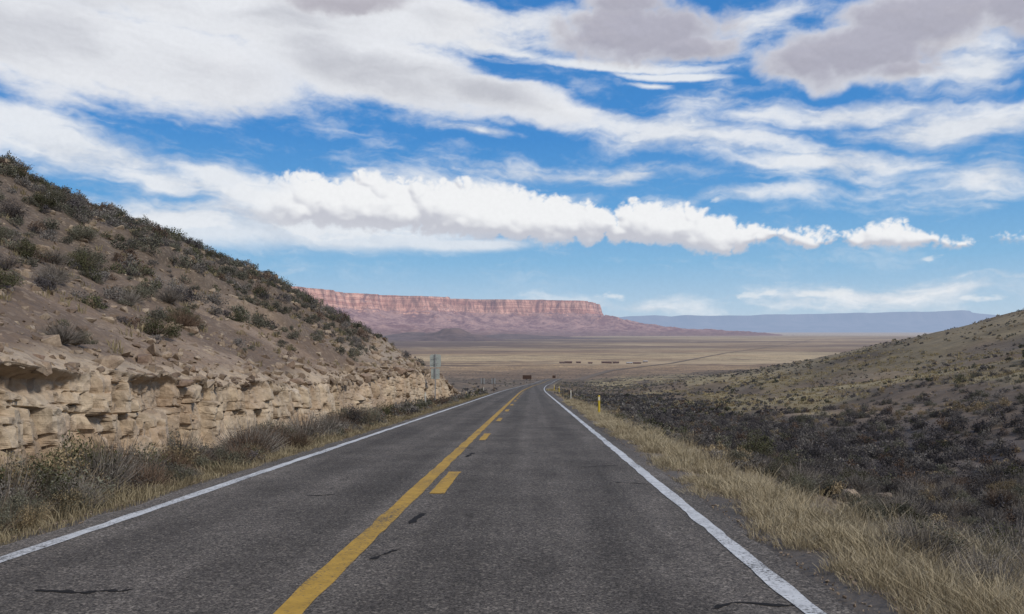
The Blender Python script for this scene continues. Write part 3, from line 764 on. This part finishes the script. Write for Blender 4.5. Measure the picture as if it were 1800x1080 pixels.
M_butte=newmat('dark_shale',lambda g:(g.mix(g.ss(g.noise(g.pos(),.01,5,.6),.35,.65),(.10,.064,.057),(.17,.112,.097)),None),haze=True,hazeL=22000.)
butte(-520,5000,280,420,86,131); butte(-860,5600,460,500,56,141); butte(-150,6200,700,400,40,151)

# ---------------------------------------------------------------- camera
cam=bpy.data.cameras.new('camera'); co=bpy.data.objects.new('camera',cam); bpy.context.collection.objects.link(co)
co.location=(0,0,CH); pitch=math.atan(42/F); yaw=math.atan(35/F)
co.rotation_euler=(math.radians(90)+pitch,0,yaw); cam.sensor_width=36; cam.lens=F/1800*36
cam.clip_end=200000; cam.clip_start=.05; scene.camera=co
R=co.rotation_euler.to_matrix()
def azel(px,py):
    v_=R@Vector(((px-900)/F,(540-py)/F,-1)); v_.normalize(); return math.atan2(v_.x,v_.y),math.asin(v_.z)

# ---------------------------------------------------------------- sun
S=Vector((.62,-.42,.68)).normalized()
sl=bpy.data.lights.new('sun','SUN'); sl.energy=2.3; sl.angle=math.radians(8); sl.color=(1,.94,.86)
so=bpy.data.objects.new('sun',sl); so.rotation_euler=S.to_track_quat('Z','Y').to_euler(); bpy.context.collection.objects.link(so)

# ---------------------------------------------------------------- world
w=bpy.data.worlds.new('World'); scene.world=w; w.use_nodes=True; g=G(w.node_tree)
bg=g.n['Background']; bg.inputs[1].default_value=.1
skyn=g.n.new('ShaderNodeTexSky'); skyn.sky_type='NISHITA'; skyn.sun_disc=False
skyn.sun_elevation=math.asin(S.z); skyn.sun_rotation=math.atan2(S.x,S.y); skyn.altitude=1200; skyn.dust_density=.6; skyn.ozone_density=1.5
tc=g.n.new('ShaderNodeTexCoord').outputs['Generated']
cl=g.noise(g.mapp(tc,sc=(1,1,2.2)),2.2,5,.6)
g.put(bg.inputs[0],g.mix(g.ss(cl,.40,.62,.2,.92),skyn.outputs[0],(6.5,6.3,6.2)))

# ---------------------------------------------------------------- sky dome with clouds (colour per vertex, laid out by direction)
azs=np.radians(np.concatenate([np.linspace(-88,-37,50)[:-1],np.linspace(-37,37,1300),np.linspace(37,88,50)[1:]]))
els=np.radians(np.concatenate([[-1.2],np.linspace(-.15,24.6,560),np.linspace(24.6,80,60)[1:]]))
K=1360.
A1=azs*K; E1=els*K
A_,E_=np.meshgrid(A1,E1)
def ae(px,py): a,b=azel(px,py); return a*K,b*K,math.cos(a)
def cov(Ax,Ex,L):
    out=np.full(Ax.shape,-1.)
    for e in L:
        cx,cy,rx,ry,rot=e[:5]; amp=e[5] if len(e)>5 else 1.
        a,b,c=ae(cx,cy); rx_=rx*c*c; ry_=ry*c; th=math.radians(-rot)
        dx=Ax-a; dy=Ex-b
        p=(dx*math.cos(th)+dy*math.sin(th))/rx_; q=(-dx*math.sin(th)+dy*math.cos(th))/ry_
        out=np.maximum(out,amp*(1-np.sqrt(p*p+q*q)))
    return out
def L3(a,b,t): return a*(1-t[...,None])+np.asarray(b)*t[...,None]
def blur(M,n):
    for _ in range(n):
        M=(M+np.roll(M,1,0)+np.roll(M,-1,0)+np.roll(M,1,1)+np.roll(M,-1,1))/5
    return M
eld=np.degrees(els)
base=np.stack([np.interp(eld,[-2,0,2,5,9,14,24,60,80],[v[i] for v in [(.52,.62,.72),(.52,.63,.735),(.42,.58,.735),(.245,.475,.715),(.13,.36,.68),(.068,.265,.625),(.046,.21,.55),(.03,.13,.42),(.03,.12,.40)]]) for i in range(3)],-1)
col=np.repeat(base[:,None,:],len(azs),1)
w1=rot_fbm(A_/150,E_/90,o=4,s=501)*22; w2=rot_fbm(A_/150,E_/90,o=4,s=511)*16
h1=rot_fbm(A_/26,E_/18,o=4,s=515,g=.6)*6; h2=rot_fbm(A_/26,E_/18,o=4,s=518,g=.6)*5
Aw=A_+w1+h1; Ew=E_+w2+h2
LA=[(120,262,420,62,5),(330,330,260,40,8),(60,225,300,35,4),(520,395,440,56,2,1.05),(300,395,320,48,0,1.05),(430,345,240,56,10,1.05),(800,330,330,32,3,.65),
   (1180,235,280,42,10,1.),(1450,285,240,42,4,1.),(1700,215,330,45,0,1.1),(1480,200,280,28,2,1.),(1740,310,160,60,-10,.75),(1000,300,330,22,2,.65),(1090,305,120,26,-5,.9),
   (840,232,110,13,8,.8),(1700,120,200,60,0,.9),(1350,345,300,18,0,.5),
   (1600,520,420,36,0,.75),(1150,535,220,20,0,.5),(1250,180,200,26,0,.35),(450,475,90,12,0,.5),(860,60,180,60,0,.6)]
th=math.radians(7)
fa=Aw*math.cos(th)-Ew*math.sin(th); fe=Aw*math.sin(th)+Ew*math.cos(th)
fib=fbm(fa/190,fe/30,o=6,s=521,g=.58)*.5+.5
rdg=1-np.abs(fbm(fa/120,fe/17,o=4,s=531,g=.56))*1.6
fb2=rot_fbm(Aw/100,Ew/50,o=6,s=541,g=.58)*.5+.5
mot=rot_fbm(A_/13,E_/8,o=3,s=551,g=.6)
nA=.40*fib+.12*rdg+.48*fb2
cA=cov(A_+w1*1.3,E_+w2*1.2,LA)
dA=sst(cA*1.25+(nA-.55)*1.55+mot*.06,-.15,1.0)*.92
thin=sst(nA+mot*.04,.46,.95)*.45*sst(E_,40,170)
dA=np.maximum(dA,thin)
vl=sst(cov(A_+w1*.6,E_+w2*.4,[(560,405,420,48,1,1.1),(820,428,280,18,-2,.9),(330,400,300,50,0,1.)])+(fib-.5)*.45,.0,.7)*.80
dA=np.maximum(dA,vl)
ca=sst(.45*fib+.4*fb2+.15*dA+mot*.03,.30,.68)
cl_=np.array((.70,.73,.78))+(np.array((.83,.85,.88))-np.array((.70,.73,.78)))*ca[...,None]
col=col*(1-dA[...,None])+cl_*dA[...,None]
dS=sst(cov(A_+w1*.4+h1*.5,E_+w2*.3+h2*.3,[(1060,117,260,13,5,1.2),(1180,135,150,9,5,1.2),(1150,150,60,6,8,.8),(990,190,60,28,14,.45),(900,95,120,12,10,.8)])+(fib-.5)*1.0,.0,.75)*.9
col=L3(col,(.84,.86,.885),dS)
# broad sheet
LB=[(180,88,560,118,2,1.2),(620,112,340,84,8,1.2),(880,172,200,36,12,1.1),(480,20,620,70,0,1.1),(760,40,190,60,0,.9),(1340,25,120,40,0,.3)]
nB=rot_fbm((A_+w1*.7)/115,(E_+w2*.7)/48,o=8,s=561,g=.58)
stB=fbm(fa/120,fe/20,o=5,s=571,g=.6)
cB=cov(A_+w1*1.2+h1*.5,E_+w2*.9+h2*.5,LB)
hB=cB+nB*.26+stB*.12+mot*.03
dB=sst(hB,-.03,.48)
gr=sst(cB*.75+rot_fbm(Aw/240,Ew/80,o=5,s=581)*.38+nB*.10+stB*.1,.25,1.05)
cb=np.array((.80,.815,.85))*(1-gr[...,None])+np.array((.53,.54,.59))*gr[...,None]
sm=blur(hB,3)
gE,gA=np.gradient(sm,E1,A1)
rel=np.clip(-gE*9-gA*3,-.5,.6)*sst(E_,0,40)
cb=cb*(1+.08*rel[...,None])
al_=dB*(.90+.07*sst(cB,.2,.6))
col=col*(1-al_[...,None])+cb*al_[...,None]
dl=sst(cov(A_+h1*.6,E_+h2*.15,[(1325,519,50,8,0,.9),(1350,516,24,9,0,.8),(1455,517,74,9,0,1.),(1480,512,30,8,0,.8),(1715,525,60,8,0,.8),(1635,456,30,7,0,.5),(1255,352,14,6,0,.5),(1080,522,30,7,0,.5)])+rot_fbm(A_/14,E_/6,o=4,s=601)*.42,.05,.7)*.65
col=L3(col,(.80,.83,.86),dl)
# ---- cumulus band
chains=[[(385,344,370),(440,318,392),(520,306,402),(600,322,400),(655,310,407),(760,322,416),(850,324,423),(930,340,429),(1000,350,430),(1080,364,432),(1150,357,434),(1210,358,440),(1250,374,449),(1292,394,452),(1322,388,434),(1360,396,428),
         (1372,402,424),(1400,399,431),(1440,402,444),(1466,408,430)],
        [(1466,412,430),(1520,398,436),(1570,386,437),(1620,399,437),(1670,412,436),(1724,419,431)],[(1742,410,419),(1768,404,422),(1800,411,424),(1860,408,424)]]
r0=np.searchsorted(E1,60); r1=np.searchsorted(E1,330)
SA=A_[r0:r1]; SE=E_[r0:r1]
q1=rot_fbm(SA/30,SE/24,o=6,s=621,g=.58); q2=rot_fbm(SA/30,SE/24,o=6,s=631,g=.58)
WA=SA+q1*11; WE=SE+q2*9
HH=np.full(SA.shape,-60.); SD=np.full(SA.shape,-60.)
rr=np.random.default_rng(5)
for ch in chains:
    ch=np.array(ch,float); L=ch[-1,0]-ch[0,0]
    for kind,nn_ in ((0,int(L/5.0)),(1,int(L/3.5)),(2,int(L/3.0))):
        for i in range(nn_):
            x=rr.uniform(ch[0,0],ch[-1,0]); tp=np.interp(x,ch[:,0],ch[:,1]); bt=np.interp(x,ch[:,0],ch[:,2]); T=bt-tp
            e=min(1,(x-ch[0,0]+10)/40,(ch[-1,0]-x+8)/30)
            if kind==0: r=T*rr.uniform(.26,.42)*e; yv=tp+r+rr.random()**1.2*max(0,T-1.9*r); z=rr.uniform(0,.2)*T
            elif kind==1: r=T*rr.uniform(.13,.24)*e; yv=tp+r*.7+rr.random()*max(0,T-1.6*r); z=rr.uniform(.0,.35)*T
            else: r=T*rr.uniform(.06,.13)*e; yv=tp+rr.uniform(-.3,1.5)*r+rr.random()**2*T*.5; z=rr.uniform(.0,.3)*T
            a,b,c=ae(x,yv)
            c0=np.searchsorted(A1,a-r-18);c1=np.searchsorted(A1,a+r+18)
            e0=np.searchsorted(E1[r0:r1],b-r-16);e1=np.searchsorted(E1[r0:r1],b+r+16)
            if c1<=c0 or e1<=e0: continue
            sl_=(slice(e0,e1),slice(c0,c1))
            dd=np.hypot(WA[sl_]-a,WE[sl_]-b)
            SD[sl_]=np.maximum(SD[sl_],r-dd)
            h=np.where(dd<r,z+np.sqrt(np.maximum(r*r-dd*dd,0)),-60)
            HH[sl_]=np.maximum(HH[sl_],h)
HH=np.maximum(HH,np.minimum(SD,0))
det=rot_fbm(SA/8,SE/7,o=3,s=641,g=.6)
H0=np.maximum(HH,-6)
Hs=blur(H0+det*1.0,4); Hm=blur(H0,14); Hb=blur(Hm,36)
def lam(H,k):
    ge,ga=np.gradient(H,E1[r0:r1],A1); nx=-ga*k; ny=-ge*k; nz=1
    return (nx*.34+ny*.66+nz*.66)/np.sqrt(nx*nx+ny*ny+nz*nz)
lit=.26*lam(Hs,.6)+.36*lam(Hm,1.1)+.38*lam(Hb,1.6)
occ=np.clip((Hb-Hs)/9,-1,1)
xs_=[];tv=[];bv=[]
for ch in chains:
    for x,t_,b_ in ch:
        a,bt,_=ae(x,t_); a2,bb,_=ae(x,b_); xs_.append(a);tv.append(bt);bv.append(bb)
tpv=np.interp(A1,xs_,tv)[None]; btv=np.interp(A1,xs_,bv)[None]
q=(SE+q2*4-btv)/(tpv-btv)
pat=rot_fbm(SA/55,SE/32,o=4,s=651)
lit=lit*.64+.42*sst(q,-.15,.75)+.01-.11*occ+.07*pat
lit=np.clip(lit,0,1)
al=sst(SD+det*2.8,-3.0,7.0)
lf=sst(SA,ae(400,360)[0],ae(540,360)[0])
al=al*(.30+.70*lf)*(.55+.45*sst(q,-.15,.22))
cc_=np.array((.56,.575,.64))+(np.array((.88,.89,.905))-np.array((.56,.575,.64)))*sst(lit,.22,.90)[...,None]
sub=col[r0:r1]; col[r0:r1]=sub*(1-al[...,None])+cc_*al[...,None]
# ---- soft grey clouds
LD=[(1120,60,210,60,0,1.2),(1210,78,110,34,5,1.1),(1060,50,110,34,0,1.),(1500,95,190,66,0,1.3),(1420,112,100,46,0,1.2),(1620,35,230,70,0,1.3),(1780,15,140,60,0,1.2),(1100,0,120,34,0,1.),
    (620,0,170,34,0,1.1),(1560,130,110,26,0,.9)]
r2=np.searchsorted(E1,320)
SA=A_[r2:]; SE=E_[r2:]
nD=rot_fbm((SA+w1[r2:]*.6)/62,(SE+w2[r2:]*.6)/48,o=8,s=671,g=.6)
bil=0
for i,(s_,a_) in enumerate(((44,1),(20,.5),(10,.25))):
    c_,d_=math.cos(i*1.1),math.sin(i*1.1); xx=SA+h1[r2:]*1.2; yy=(SE+h2[r2:]*1.2)*1.15
    bil=bil+a_*np.abs(vn((xx*c_-yy*d_)/s_,(xx*d_+yy*c_)/s_,s=661+i))
bil=bil/1.75
hD=cov(SA+w1[r2:]*.8+h1[r2:]*.7,SE+w2[r2:]*.8+h2[r2:]*.7,LD)+(bil-.38)*.32+nD*.20
dD=sst(hD,-.02,.48)
tk=sst(hD+rot_fbm(SA/110,SE/70,o=5,s=681)*.24,.1,.9)
cd=np.array((.72,.73,.775))*(1-tk[...,None])+np.array((.46,.445,.505))*tk[...,None]
ge,ga=np.gradient(blur(hD,5),E1[r2:],A1)
cd=cd*(1+.11*np.clip(-ge*14-ga*5,-1,1)[...,None])
sub=col[r2:]; al_=dD[...,None]*.92; col[r2:]=sub*(1-al_)+cd*al_
Rk=95000.
Vx=np.stack([np.cos(els)[:,None]*np.sin(azs)[None]*Rk,np.cos(els)[:,None]*np.cos(azs)[None]*Rk,np.repeat(np.sin(els)[:,None],len(azs),1)*Rk+CH],-1)
ms=bpy.data.materials.new('sky_and_clouds'); ms.use_nodes=True; g=G(ms.node_tree); g.n.remove(g.n['Principled BSDF'])
em=g.n.new('ShaderNodeEmission'); 
fine=g.noise(g.vm('NORMALIZE',g.pos()),180,4,.6)
kf=g.ss(fine,.3,.7,.985,1.015)
g.put(em.inputs[0],g.mix(1,g.attr(),g.comb(kf,kf,kf),'MULTIPLY')); g.l.new(em.outputs[0],g.n['Material Output'].inputs[0])
ms.cycles.emission_sampling='NONE'
add('sky',mk_mesh('sky',Vx,gridF(len(els),len(azs)),np.clip(col,0,1.5),smooth=True),ms,kind='structure')
